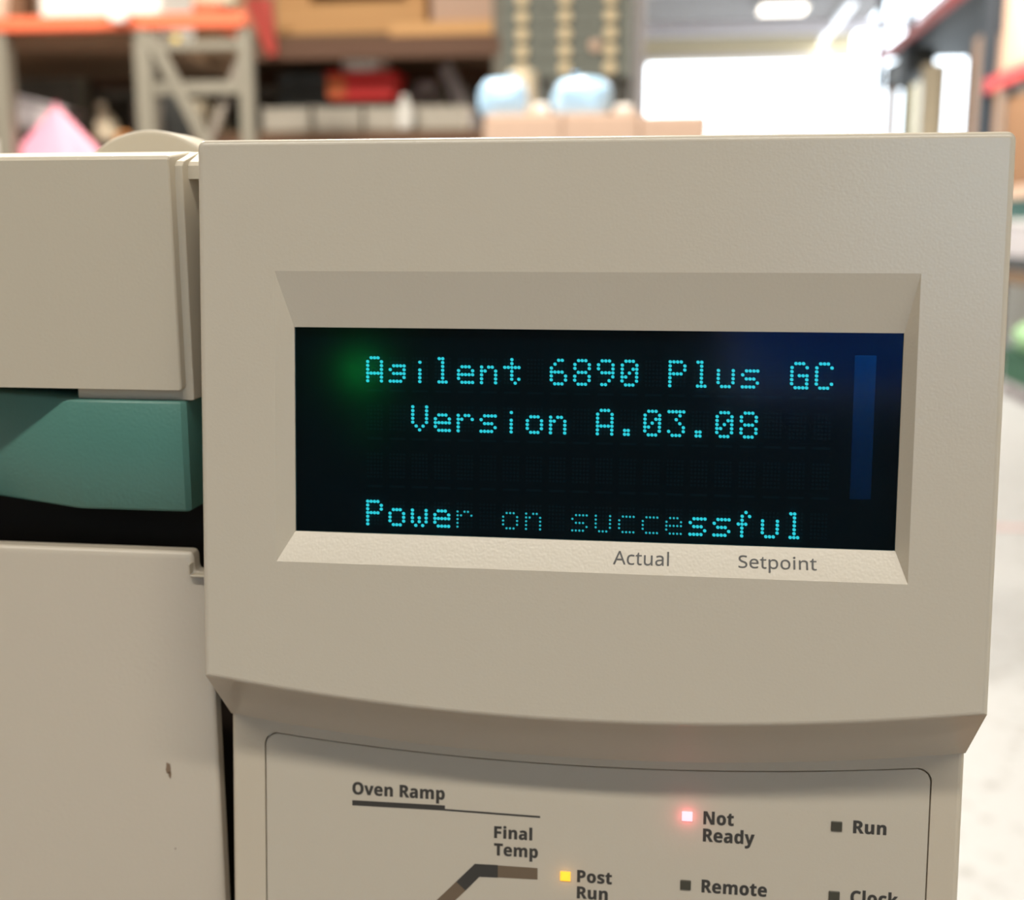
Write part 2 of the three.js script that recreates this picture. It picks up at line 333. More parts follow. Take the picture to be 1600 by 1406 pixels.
{
  GLYPHS.g = '...........#####...#.####....#####.';
  const board = panelMesh('display_board', rbox(98, 36.5, 3, 0, -2.5, -5.03, .3, 1), M.board);
  const DOT = { dx: 0.555, dy: 0.606, p: 3.640, q: 7.61, u: -34.51, v: 9.55, w: -3.40 };
  const lines = ['Agilent 6890 Plus GC', '  Version A.03.08', '', 'Power on successful'];
  const lit = new Set();
  const bright = std(0x000000, .5, 0, { emissive: lin(.13, 1.0, .90), emissiveIntensity: 2.6 });
  const faint = std(0x000000, .5, 0, { emissive: lin(.14, .95, .86), emissiveIntensity: 1.9 });
  const dot = (r) => new THREE.CylinderGeometry(r, r, .12, 10).rotateX(Math.PI / 2).scale(1.06, .96, 1).rotateZ(-.6);
  lines.forEach((s, row) => [...s].forEach((ch, col) => {
    const gl = GLYPHS[ch]; if (!gl) return;
    const dim = row === 3 && [4, 6, 7, 9, 10, 11, 12, 13].includes(col);
    const discs = [];
    for (let k = 0; k < 35; k++) if (gl[k] === '#') {
      lit.add(`${row},${col},${k}`);
      discs.push(dot(dim ? .165 : .255).translate(DOT.u + col * DOT.p + (k % 5) * DOT.dx, DOT.v - row * DOT.q - Math.floor(k / 5) * DOT.dy, DOT.w));
    }
    panelMesh('display_character', discs, dim ? faint : bright, board);
  }));
  // unlit phosphor dots and cursor bars, a couple of thousand of them
  const places = [];
  for (let row = 0; row < 4; row++) for (let col = 0; col < 20; col++) for (let k = 0; k < 35; k++) if (!lit.has(`${row},${col},${k}`)) places.push([DOT.u + col * DOT.p + (k % 5) * DOT.dx, DOT.v - row * DOT.q - Math.floor(k / 5) * DOT.dy]);
  const im = new THREE.InstancedMesh(boxUV(new THREE.CylinderGeometry(.2 * mm, .2 * mm, .06 * mm, 6).rotateX(Math.PI / 2)), M.dotOff, places.length);
  places.forEach(([u, v], i) => im.setMatrixAt(i, new THREE.Matrix4().makeTranslation(u * mm, v * mm, (DOT.w - .11) * mm)));
  im.name = 'unlit_dots'; im.userData.kind = 'stuff'; im.castShadow = im.receiveShadow = true; board.add(im);
  const bars = [];
  for (let row = 0; row < 4; row++) for (let col = 0; col < 20; col++) bars.push(new THREE.BoxGeometry(2.5, .32, .06).translate(DOT.u + col * DOT.p + 1.15, DOT.v - row * DOT.q - 5.15, DOT.w - .11));
  const cb = panelMesh('cursor_bars', bars, M.dotOff, board); cb.userData.kind = 'stuff';
  const st = panelMesh('side_strip', rbox(3.15, 21.7, .2, 41.72, .05, -3.55, .05, 1), M.blueStrip, board); st.userData.label = 'blue vertical strip at the right end of the display';
  panelMesh('display_window', rbox(93.3, 32.7, .02, .4, -2.04, -2.75, .005, 1), M.pane);
}
// -- keypad column under the display
{
  const bot = -446, arc = (u) => -52.05 - sag(u);
  const L = -54.75, Rr = 55.75, rc = 2.2;
  const topAt = (u, g) => -54.35 - sag(u) * .82 + g;
  function sheet(g) { // outline of the overlay, grown by g
    const x0 = L - g, x1 = Rr + g, p = [[x0, -150]], N = 30;
    p.push([x1, -150]);
    p.push([x1, topAt(x1, g) - rc]);
    for (let i = 1; i < 5; i++) { const a = i / 5 * Math.PI / 2; p.push([x1 - rc + rc * Math.cos(a), topAt(x1 - rc, g) - rc + rc * Math.sin(a)]); }
    for (let i = 0; i <= N; i++) { const u = x1 - rc - (x1 - x0 - 2 * rc) * i / N; p.push([u, topAt(u, g)]); }
    for (let i = 1; i < 5; i++) { const a = Math.PI / 2 + i / 5 * Math.PI / 2; p.push([x0 + rc + rc * Math.cos(a), topAt(x0 + rc, g) - rc + rc * Math.sin(a)]); }
    p.push([x0, topAt(x0, g) - rc]);
    return p;
  }
  const col = [[-PW, bot], [PW, bot], [PW, -44], [-PW, -44]];
  const r = 1.0, rings = [];
  rings.push(col.map((p) => [...p, -70]), col.map((p) => [...p, -12 - r]));
  for (let k = 1; k <= 4; k++) { const a = k / 4 * Math.PI / 2; rings.push(inset(col, r * (1 - Math.cos(a))).map((p) => [...p, -12 - r + r * Math.sin(a)])); }
  const sh = new THREE.Shape(inset(col, r).map((p) => new THREE.Vector2(...p)));
  const hole = sheet(.20);
  sh.holes.push(new THREE.Path([...hole].reverse().map((p) => new THREE.Vector2(...p))));
  const wall = strips([hole.map((p) => [...p, -12]), hole.map((p) => [...p, -12.06]), hole.map((p) => [...p, -13])]);
  const pocket = new THREE.ShapeGeometry(new THREE.Shape(hole.map((p) => new THREE.Vector2(...p)))).translate(0, 0, -13);
  const column = panelMesh('keypad_column', [smooth(strips(rings), 34), new THREE.ShapeGeometry(sh).translate(0, 0, -12), wall, pocket], M.column);
  const ov = sheet(0);
  const plate = new THREE.ExtrudeGeometry(new THREE.Shape(ov.map((p) => new THREE.Vector2(...p))), { depth: .8, bevelEnabled: true, bevelThickness: .1, bevelSize: .1, bevelOffset: -.1, bevelSegments: 2 }).translate(0, 0, -13);
  const overlay = panelMesh('keypad_overlay', plate, M.overlay, null);
  const W = -12.1;
  const label = (t, u, v, w, cap) => words(t, font.bold, w, cap, .06).translate(u, v, W);
  const flat = (pts, d = .05) => new THREE.ExtrudeGeometry(new THREE.Shape(pts.map((p) => new THREE.Vector2(...p))), { depth: d, bevelEnabled: false }).translate(0, 0, W);
  for (const a of [['Oven Ramp', -39.45, -65.2, 16.1, 2.1], ['Final', -14.84, -71.3, 6.5, 2.02], ['Temp', -14.84, -74.32, 7.5, 2.05], ['Post', -.67, -78.0, 5.85, 2.05], ['Run', -.67, -80.85, 5.2, 2.05], ['Not', 20, -66.55, 4.95, 2.15], ['Ready', 20, -69.5, 8.4, 2.15], ['Run', 44, -66.45, 5.25, 2.08], ['Remote', 20, -78.25, 10.65, 2.15], ['Clock', 44, -78.35, 7.55, 2.15]]) panelMesh('lettering', label(...a), M.ink, overlay);
  const mk = panelMesh('printed_rule', [flat([[-39.46, -67.2], [-23.3, -67.08], [-23.3, -66.2], [-39.46, -66.3]]), flat([[-23.3, -67.1], [-7.05, -67.3], [-7.05, -67.0], [-23.3, -66.8]])], M.ink, overlay);
  panelMesh('ramp_corner', flat([[-21.3, -79.5], [-18.1, -76.1], [-14.14, -76.05], [-14.14, -78.25], [-17.3, -78.35], [-19.65, -80.95]]), M.ink, overlay).userData.label = 'black bend of the printed oven ramp';
  panelMesh('ramp_bar', flat([[-14.14, -76.1], [-7.36, -76.1], [-7.36, -78.1], [-14.14, -78.2]]), M.rampBrown, overlay).userData.label = 'brown level bar of the printed oven ramp';
  panelMesh('ramp_bar', flat([[-21.3, -79.5], [-19.65, -80.95], [-27.9, -89.6], [-29.6, -88.2]]), M.rampBrown, overlay).userData.label = 'brown sloping bar of the printed oven ramp';
  const lamp = (u, v, mat, name, lab) => { const m = panelMesh(name, rbox(1.75, 1.62, .5, u, v, W, .12, 2), mat, overlay); m.userData.label = lab; return m; };
  const redM = std(lin(.5, .1, .1), .4, 0, { emissive: lin(1.0, .50, .56), emissiveIntensity: 2.0 });
  const yelM = std(lin(.5, .3, .05), .4, 0, { emissive: lin(1.0, .50, .02), emissiveIntensity: 1.4 });
  lamp(17.35, -65.4, redM, 'indicator_light', 'lit red indicator'); lamp(-2.65, -77.15, yelM, 'indicator_light', 'lit amber indicator');
  lamp(41.38, -65.5, M.lensDark, 'indicator_light', 'dark unlit indicator'); lamp(17.38, -77.2, M.lensDark, 'indicator_light', 'dark unlit indicator'); lamp(41.42, -77.3, M.lensDark, 'indicator_light', 'dark unlit indicator');
  for (const [u, v, c, I] of [[17.35, -65.4, lin(1, .10, .16), 2e-5], [-2.65, -77.15, lin(1, .42, .02), 50e-7]]) {
    const l = new THREE.PointLight(c, I); l.position.set(u * mm, v * mm, (W + 1.2) * mm); l.shadow.radius = .03; overlay.add(l);
  }
}
// -- oven lid, latch handle, oven door and chassis; world coordinates, moved into the group
const inGc = (g) => g.translate(0.2, -0.745, 0.25);
function extrudeX(profile, x0, x1, b = .0006) { // a (z, y) profile run from x0 to x1 with rounded edges
  const s = new THREE.Shape(profile.map(([z, y]) => new THREE.Vector2(-z, y)));
  return new THREE.ExtrudeGeometry(s, { depth: x1 - x0 - 2 * b, bevelEnabled: true, bevelThickness: b, bevelSize: b, bevelOffset: -b, bevelSegments: 3, curveSegments: 8 }).translate(0, 0, x0 + b).rotateY(Math.PI / 2);
}
const gpart = (name, geos, mat, parent) => mesh(name, (Array.isArray(geos) ? geos : [geos]).map(inGc), mat, parent ?? gc);
{
  const lid = gpart('oven_lid', smooth(extrudeX([[-.0082, 1.2029], [-.0080, 1.2401], [-.0086, 1.2407], [-.0180, 1.2419], [-.30, 1.2422], [-.30, 1.2029]], -.44, -.0673), 20), M.lid);
  gpart('lid_flange', [smooth(extrudeX([[-.0102, 1.2010], [-.0102, 1.2392], [-.0110, 1.2400], [-.0178, 1.2418], [-.29, 1.2418], [-.29, 1.2010]], -.0866, -.0660, .0003), 20),
    smooth(extrudeX([[-.0190, 1.2010], [-.0190, 1.2374], [-.29, 1.2374], [-.29, 1.2010]], -.0866, -.0636, .0003), 20),
    smooth(extrudeX([[-.0125, 1.2372], [-.0125, 1.2393], [-.0132, 1.2400], [-.0178, 1.2417], [-.29, 1.2417], [-.29, 1.2372]], -.0866, -.0622, .0003), 20)], M.lid, lid);
  // round cap standing behind the lid
  const R = .0178, pts = [[0, 0], [R - .0008, 0], [R - .0001, .0004], [R, .0012], [R, .012], [R - .0008, .013], [0, .013]].map((p) => new THREE.Vector2(...p));
  gpart('round_cap', new THREE.LatheGeometry(pts, 72).rotateX(-Math.PI / 2).translate(-.0895, 1.2304, -.050), M.lid);
  // latch handle: a flat end with a scooped grip beside it
  const zs = [[-.0672, -.030], [-.0672, -.0098], [-.0680, -.0090], [-.0862, -.0090], [-.0880, -.0093], [-.105, -.0160], [-.125, -.0235], [-.150, -.0265], [-.30, -.0265], [-.345, -.0160], [-.365, -.0093], [-.367, -.0090], [-.385, -.0090], [-.386, -.0098], [-.386, -.030]];
  const hs = new THREE.Shape(zs.map(([x, z]) => new THREE.Vector2(x, -z)));
  const hh = new THREE.ExtrudeGeometry(hs, { depth: .0191 - .0016, bevelEnabled: true, bevelThickness: .0008, bevelSize: .0008, bevelOffset: -.0008, bevelSegments: 4 });
  hh.rotateX(-Math.PI / 2).scale(1, 1, 1).translate(0, 1.1819 + .0008, 0);
  hh.computeBoundingBox();
  gpart('latch_handle', smooth(hh, 38), M.teal);
  // oven door with a small relief slot at its upper right corner
  const ds = new THREE.Shape(); const x0 = -.45, x1 = -.0648, y0 = .78, y1 = 1.1748, rr = .002;
  ds.moveTo(x0, y0); ds.lineTo(x1, y0); ds.lineTo(x1, 1.1712); ds.lineTo(-.0662, 1.1712); ds.quadraticCurveTo(-.0674, 1.1712, -.0674, 1.1724); ds.lineTo(-.0674, 1.1736); ds.quadraticCurveTo(-.0674, y1, -.0684, y1); ds.lineTo(x0, y1); ds.closePath();
  const bv = .0011;
  const dg = new THREE.ExtrudeGeometry(ds, { depth: .0018, bevelEnabled: true, bevelThickness: bv, bevelSize: bv, bevelOffset: -bv * .9, bevelSegments: 5, curveSegments: 6 }).translate(0, 0, -.009 - .0018 - bv);
  const door = gpart('oven_door', smooth(dg, 38), M.painted);
  gpart('slot_rim', [rbox(.0040, .00035, .003, -.0654, 1.17105, -.0094, .00015, 1), rbox(.00035, .0018, .003, -.06755, 1.1722, -.0094, .00015, 1)], M.lid, door);
  const chip = (cx, cy, s, seed) => { const r = rng(seed), p = []; for (let i = 0; i < 9; i++) { const a = i / 9 * Math.PI * 2, q = s * (.6 + .6 * r()); p.push(new THREE.Vector2(cx + .42 * q * Math.cos(a), cy + q * Math.sin(a))); } return new THREE.ExtrudeGeometry(new THREE.Shape(p), { depth: .00006, bevelEnabled: false }).translate(0, 0, -.00898); };
  gpart('paint_chip', [chip(-.0738, 1.1352, .0012, 5), chip(-.0735, 1.1339, .0007, 9), chip(-.0733, 1.1197, .0003, 3)], M.chip, door);
  gpart('chassis', [rbox(.50, .42, .44, -.20, .955, -.26, .004), rbox(.385, .06, .02, -.256, 1.19, -.040, .002)], M.brownSteel);
  for (const x of [.0575, -.4575]) gpart('side_panel', rbox(.004, .485, .46, x, .995, -.29, .001), M.painted);
  gpart('top_panel', rbox(.51, .01, .20, -.20, 1.2365, -.41, .002), M.painted);
  gpart('electronics_cover', rbox(.1140, .07, .246, -.0025, 1.2040, -.1885, .003), M.painted);
  for (const [x, z] of [[-.42, -.07], [.03, -.07], [-.42, -.46], [.03, -.46]]) gpart('foot', rbox(.04, .02, .04, x, .755, z, .004), M.dark);
}
{ // the bench it stands on
  const o = thing('workbench', 'wooden-topped workbench carrying the beige instrument', 'table', [-.5, 0, -.05]);
  mesh('table_top', rbox(1.6, .04, 1.1, 0, .725, 0, .006), M.deckWood, o);
  for (const [x, z] of [[-.74, -.49], [.74, -.49], [-.74, .49], [.74, .49]]) mesh('leg', rbox(.05, .705, .05, x, .3525, z, .005), M.rackGrey, o);
}

// ------------------------------------------------------------------ racking
function rack(name, label, { x0, x1, z0, z1, top, levels, post, beam, backBeam, deck, axis = 'x', pw = .08, frame = [], extra = [], over = 0, braced }) {
  // upright frames at both ends, beams along the length, plank decks; levels: [beam top, beam height, deck top, deck thickness]
  const cx = (x0 + x1) / 2, cz = (z0 + z1) / 2, P = (x, y, z) => [x - cx, y, z - cz];
  const o = thing(name, label, 'rack', [cx, 0, cz]);
  const ends = axis === 'x' ? [[x0, z0, x0, z1], [x1, z0, x1, z1]] : [[x0, z0, x1, z0], [x0, z1, x1, z1]];
  for (const [ax, az, bx, bz] of ends) {
    for (const [px, pz] of braced && ax === x1 ? [[ax, az]] : [[ax, az], [bx, bz]]) mesh('upright', bar(P(px, 0, pz), P(px, top, pz), pw, pw), post, o);
    for (const [kind, ya, yb, w] of frame) mesh(kind, bar(P(ax, ya, az), P(bx, yb, bz), w, .03), post, o);
  }
  for (const [px, pz] of extra) mesh('upright', bar(P(px, 0, pz), P(px, top, pz), pw, pw), post, o);
  if (braced) braced(o, P);
  for (const [bt, bh, dt, th] of levels) {
    if (axis === 'x') [z0, z1].forEach((z, i) => mesh('beam', bar(P(x0, bt - bh / 2, z + (i ? -.02 : .02)), P(x1 + (i ? 0 : over), bt - bh / 2, z + (i ? -.02 : .02)), bh, .045), i ? backBeam ?? beam : beam, o));
    else [x0, x1].forEach((x, i) => mesh('beam', bar(P(x + (i ? .02 : -.02), bt - bh / 2, z0), P(x + (i ? .02 : -.02), bt - bh / 2, z1), .045, bh), i ? backBeam ?? beam : beam, o));
    const len = axis === 'x' ? x1 - x0 : Math.abs(z1 - z0), n = 4, across = axis === 'x' ? Math.abs(z1 - z0) : x1 - x0;
    for (let i = 0; i < n; i++) {
      const t = -across / 2 + (i + .5) * across / n;
      mesh('deck_board', axis === 'x' ? rbox(len - .06, th, across / n - .012, 0, dt - th / 2, t, .003, 1) : rbox(across / n - .012, th, len - .06, t, dt - th / 2, 0, .003, 1), deck, o);
    }
  }
  return o;
}
rack('pallet_rack', 'grey-posted pallet rack with an orange beam behind the instrument on the left', { x0: -4.79, x1: -2.08, z0: -4.5, z1: -5.57, top: 2.0, levels: [[2.055, .055, 2.0, .045], [1.47, .08, 1.47, .03]], post: M.rackGrey, beam: M.orange, backBeam: M.brownBeam, deck: M.deckWood, extra: [[-2.69, -4.5]], pw: .07, over: .43, braced: (o, P) => {
  mesh('upright', bar(P(-1.665, 0, -4.5), P(-1.665, 2.0, -4.5), .052, .052), M.rackGrey, o);
  mesh('strut', bar(P(-2.08, 1.935, -4.5), P(-1.665, 1.935, -4.5), .035, .03), M.rackGrey, o); mesh('strut', bar(P(-2.08, 1.775, -4.5), P(-1.665, 1.775, -4.5), .05, .03), M.rackGrey, o);
  mesh('brace', bar(P(-2.04, 1.97, -4.47), P(-1.69, 1.28, -4.47), .05, .02), M.rackGrey, o); mesh('brace', bar(P(-1.69, 1.90, -4.53), P(-1.98, 1.28, -4.53), .035, .02), M.rackDarkGrey, o);
} });
rack('pallet_rack', 'dark brown-beamed pallet rack carrying wooden crates behind the grey cabinet', { x0: -3.9, x1: -.93, z0: -6.45, z1: -7.6, top: 3.4, levels: [[2.25, .11, 2.28, .03], [1.735, .07, 1.765, .03]], post: M.rackGrey, beam: M.brownBeam, deck: M.deckWood, frame: [['strut', .3, .3, .04], ['strut', 1.2, 1.2, .04], ['strut', 2.9, 2.9, .04]] });
rack('pallet_rack', 'tall red-beamed pallet rack farther down the right of the aisle', { x0: 2.44, x1: 3.5, z0: -9.98, z1: -15.2, top: 4.1, levels: [[3.26, .11, 3.26, .04]], post: M.rackDark, beam: M.redBeam, deck: M.darkGrey, axis: 'z', extra: [[2.44, -13.35], [3.5, -13.35]] });
rack('pallet_rack', 'red-beamed pallet rack nearest on the right of the aisle', { x0: 2.44, x1: 3.5, z0: -6.5, z1: -9.85, top: 4.1, levels: [[2.36, .11, 2.36, .04]], post: M.rackDark, beam: M.redBeam, deck: M.deckWood, axis: 'z' });
{
  const o = thing('timber_shelf', 'thick timber shelf on legs under the near red beam', 'shelf', [2.98, 0, -8.2]);
  for (let i = 0; i < 4; i++) mesh('plank', rbox(.25, .09, 2.9, -.405 + i * .262, .875, 0, .006), M.deckWood, o);
  for (const [x, z] of [[-.42, 1.4], [.42, 1.4], [-.42, -1.4], [.42, -1.4]]) mesh('leg', rbox(.08, .83, .08, x, .415, z, .006), M.deckWood, o);
}

// ------------------------------------------------------------------ goods
function carton(label, [x, y, z], [w, h, d], mat = M.carton, turn = 0, group) {
  const o = thing('cardboard_box', label, 'box', [x, y, z], turn, group);
  mesh('carton', rbox(w, h, d, 0, h / 2, 0, .006), mat, o);
  for (const s of [-1, 1]) mesh('flap', rbox(w - .008, .004, d / 2 - .004, 0, h + .002, s * d / 4, .001, 1), mat, o);
  mesh('tape', [rbox(w * .98, .0015, .05, 0, h + .0047, 0, .0005, 1), rbox(.0015, .07, .05, w / 2, h - .035, 0, .0005, 1)], M.tape, o);
  return o;
}
function lumpy(r, seed, amp, sx, sy, sz, flat = -.6) { // soft full bag: a sphere with dents and a flattened base
  const g = new THREE.SphereGeometry(1, 36, 26), p = g.attributes.position, q = rng(seed), ph = [...Array(12)].map(() => q() * 6.28);
  for (let i = 0; i < p.count; i++) {
    const v = V(p.getX(i), p.getY(i), p.getZ(i));
    const k = 1 + amp * (Math.sin(5 * v.x + ph[0]) * Math.sin(4 * v.y + ph[1]) + .6 * Math.sin(9 * v.y + ph[2] + 3 * v.z) * Math.sin(8 * v.z + ph[3]) + .4 * Math.sin(13 * v.x + ph[4] + 7 * v.y));
    v.multiplyScalar(k);
    const e = .72; v.set(Math.sign(v.x) * Math.abs(v.x) ** e, Math.sign(v.y) * Math.abs(v.y) ** e, Math.sign(v.z) * Math.abs(v.z) ** e);
    if (v.y < flat) v.y = flat; p.setXYZ(i, v.x * sx * r, (v.y - flat) * sy * r, v.z * sz * r);
  }
  g.computeVertexNormals(); return g;
}
function bag(name, label, cat, [x, y, z], geo, mat, neck) {
  const o = thing(name, label, cat, [x, y, z]); mesh('bag_body', geo, mat, o);
  if (neck) mesh('gathered_neck', new THREE.ConeGeometry(neck[0], neck[1], 14, 1).rotateX(Math.PI).translate(neck[2] ?? 0, neck[3], 0), mat, o);
  return o;
}
// on the orange-beamed rack
const A2 = 2.0, A1 = 1.47;
{
  const o = thing('foam_sheet', 'thick white foam sheet lying on the top of the orange-beamed rack', 'foam', [-2.29, A2, -4.73]);
  mesh('foam_slab', rbox(.52, .36, .36, 0, .18, 0, .03), M.white, o); mesh('foam_lip', rbox(.46, .05, .32, 0, .385, 0, .02), M.white, o);
}
bag('plastic_bag', 'small bright white bag hanging over the orange beam', 'bag', [-2.146, 2.018, -4.42], lumpy(.04, 3, .08, 1, 1.1, .5, -.8), M.whiteFilm, [.018, .03, 0, .085]);
carton('pale carton at the left on top of the orange-beamed rack', [-2.76, A2, -4.9], [.22, .40, .4], M.cartonPale, .1);
carton('pale wood-coloured carton tilted on the right end of the orange-beamed rack', [-2.11, A2 + .228, -5.32], [.20, .30, .2], M.cream, .4);
{
  const o = thing('plastic_bin', 'orange plastic bin under the pale wood-coloured carton', 'bin', [-2.15, A2 + .1, -5.32]);
  mesh('bin_body', rbox(.22, .10, .26, 0, .06, 0, .015), M.orange, o); mesh('bin_rim', rbox(.235, .025, .275, 0, .11, 0, .006), M.orange, o); mesh('wooden_block', rbox(.2, .11, .24, 0, -.045, 0, .004), M.deckWood, o);
}
{
  const o = thing('wedge_block', 'dark brown wedge leaning between cartons on the orange-beamed rack', 'wedge', [-2.63, A2, -4.62]);
  mesh('wedge_body', new THREE.ExtrudeGeometry(new THREE.Shape([[-.04, 0], [.02, 0], [.05, .3], [.01, .3]].map((p) => new THREE.Vector2(...p))), { depth: .10, bevelEnabled: true, bevelSize: .005, bevelThickness: .005, bevelSegments: 2 }), M.woodDark, o);
}
{ // pink sheet-covered peak
  const o = thing('plastic_bag', 'pink plastic bag standing in a peak on the rack shelf', 'bag', [-2.505, A1, -4.56]);
  const g = new THREE.ConeGeometry(.24, .258, 40, 12, false), p = g.attributes.position;
  for (let i = 0; i < p.count; i++) { const x = p.getX(i), y = p.getY(i), z = p.getZ(i), a = Math.atan2(z, x), k = 1 + .06 * Math.sin(5 * a + 3 * y) + .04 * Math.sin(11 * a); p.setXYZ(i, x * k, y, z * k * .3); }
  g.computeVertexNormals(); g.translate(0, .129, 0);
  mesh('bag_body', g, M.pink, o); mesh('gathered_neck', new THREE.ConeGeometry(.014, .02, 12).rotateX(Math.PI).translate(0, .252, 0), M.pink, o);
}
bag('plastic_bag', 'white plastic bag at the far left beside the pink bag', 'bag', [-2.775, A1, -4.62], lumpy(.10, 8, .06, .75, .75, .8, -.7), M.whiteFilm, [.02, .03, 0, .125]);
{
  const o = thing('storage_tray', 'pale grey tray tilted behind the pink bag', 'tray', [-2.70, A1 + .16, -4.80], .1);
  const b = [rbox(.24, .12, .24, 0, .06, 0, .03).rotateZ(-.25)]; mesh('tray_body', b, M.lilac, o); mesh('tray_rim', rbox(.26, .02, .26, 0, .125, 0, .008).rotateZ(-.25), M.lilac, o); mesh('foot_block', rbox(.2, .16, .2, 0, -.08, 0, .01), M.dark, o);
}
{
  const o = thing('plastic_jug', 'cream plastic jug behind the pink bag', 'jug', [-2.395, A1 + .12, -4.80]);
  const pts = [[0, 0], [.04, 0], [.048, .02], [.05, .08], [.03, .12], [.016, .135], [.016, .155], [0, .157]].map((q) => new THREE.Vector2(...q));
  mesh('jug_body', new THREE.LatheGeometry(pts, 28).rotateZ(.2), M.cream, o); mesh('jug_cap', new THREE.CylinderGeometry(.02, .02, .02, 20).translate(-.033, .158, 0), M.cream, o); mesh('foot_block', rbox(.12, .12, .1, 0, -.06, 0, .01), M.dark, o);
}
{
  const o = thing('equipment_case', 'dark grey metal case standing beside the grey post', 'case', [-2.24, A1, -5.0]);
  mesh('case_body', rbox(.15, .33, .3, 0, .165, 0, .01), M.darkGrey, o); mesh('front_panel', rbox(.13, .27, .006, 0, .165, .152, .004), M.midGrey, o);
}
{
  const o = thing('wire_coil', 'orange coil of wire on the shelf left of the grey post', 'coil', [-2.265, A1 + .03, -4.66]);
  const c = []; for (let k = 0; k < 4; k++) c.push(new THREE.TorusGeometry(.030, .009, 8, 24).rotateX(Math.PI / 2).translate(0, .01 + k * .018, 0)); c.push(new THREE.TorusGeometry(.03, .008, 8, 24).translate(0, .09, 0).rotateY(.4)); mesh('winding', c, M.orangeBall, o); mesh('coil_base', new THREE.CylinderGeometry(.045, .045, .03, 24).translate(0, -.015, 0), M.dark, o);
}
{
  const o = thing('yellow_tag', 'small yellow tag stuck on the grey post below the orange beam', 'tag', [-2.0, 1.955, -4.62]);
  mesh('tag_plate', rbox(.035, .04, .006, 0, .02, 0, .002), std(lin(.62, .45, .05), .6), o);
}
{ const o = thing('instrument_box', 'cream instrument box with a dark teal window seen through the grey rack frame', 'box', [-2.86, 1.765, -6.80]); mesh('case_body', rbox(.34, .19, .4, 0, .095, 0, .012), M.cream, o); mesh('dark_window', rbox(.22, .07, .006, .02, .12, .202, .004), M.darkGrey, o); }
{ const o = thing('green_bottle', 'dark green bottle seen through the grey rack frame', 'bottle', [-2.455, 1.765, -6.70]); const pts = [[0, 0], [.05, 0], [.053, .01], [.053, .1], [.03, .13], [.02, .14], [.02, .16], [0, .162]].map((q) => new THREE.Vector2(...q)); mesh('bottle_body', new THREE.LatheGeometry(pts, 24), M.tealDark, o); mesh('bottle_cap', new THREE.CylinderGeometry(.022, .022, .025, 20).translate(0, .165, 0), M.tealDark, o); }
// on the brown-beamed rack
const B2 = 2.28, B1 = 1.765;
{ // open wooden crate with a dark front opening
  const o = thing('wooden_crate', 'orange wooden crate with a dark opening on the upper shelf', 'crate', [-1.812, B2, -6.90]);
  const w = .86, h = .55, d = .5;
  mesh('bottom_rail', rbox(w, .19, .04, 0, .095, d / 2, .006), M.wood, o); mesh('top_rail', rbox(w, .1, .04, 0, h - .05, d / 2, .006), M.wood, o);
  for (const [s, e] of [[-1, .20], [1, .11]]) { mesh('stile', rbox(e, h - .29, .04, s * (w / 2 - e / 2), .19 + (h - .29) / 2, d / 2, .006), M.wood, o); mesh('side', rbox(.03, h, d, s * (w / 2 - .015), h / 2, 0, .004), M.wood, o); }
  mesh('top', rbox(w, .03, d, 0, h - .015, 0, .004), M.wood, o); mesh('back', rbox(w - .06, h - .03, .03, 0, h / 2, -d / 2 + .015, .004), M.wood, o);
}
carton('large pinkish carton at the right end of the upper shelf', [-1.162, B2 + .07, -6.85], [.36, .5, .5], M.cartonPale);
{ const o = thing('wooden_plank_bundle', 'orange-brown plank bundle under the pinkish carton', 'planks', [-1.17, B2 - .0, -6.80]); mesh('plank', rbox(.40, .034, .5, 0, .017, 0, .004), M.wood, o); mesh('plank', rbox(.40, .034, .5, 0, .052, 0, .004), M.wood, o); mesh('plank', rbox(.58, .07, .026, -.08, .008, .366, .004), M.wood, o); }
carton('tan carton at the left end of the upper shelf beside the crate', [-2.39, B2, -6.85], [.24, .34, .4], M.carton, .15);
{ const o = thing('cardboard_strip', 'crumpled tan strip between the red cloth and the crate', 'strip', [-2.285, B2, -6.50]); mesh('strip_sheet', rbox(.06, .3, .02, 0, .15, 0, .006).rotateZ(.1), M.cartonDark, o); }
{ // red cloth hung at the corner
  const o = thing('red_cloth', 'red cloth draped over the shelf edge left of the crate', 'cloth', [-2.235, B2 + .03, -6.37]);
  const g = new THREE.PlaneGeometry(.16, .30, 16, 20), p = g.attributes.position;
  for (let i = 0; i < p.count; i++) { const x = p.getX(i), y = p.getY(i); p.setXYZ(i, x * (1 - (.15 - y) * 2.2) + (.15 - y) * .28 - .03, y, .018 * Math.sin(40 * x + 6 * y)); }
  g.computeVertexNormals(); const b = g.clone(); b.translate(0, 0, -.004); const bi = b.index.array; for (let i = 0; i < bi.length; i += 3) { const t = bi[i]; bi[i] = bi[i + 2]; bi[i + 2] = t; } b.computeVertexNormals();
  mesh('cloth_sheet', [g, b], M.redCloth, o);
}
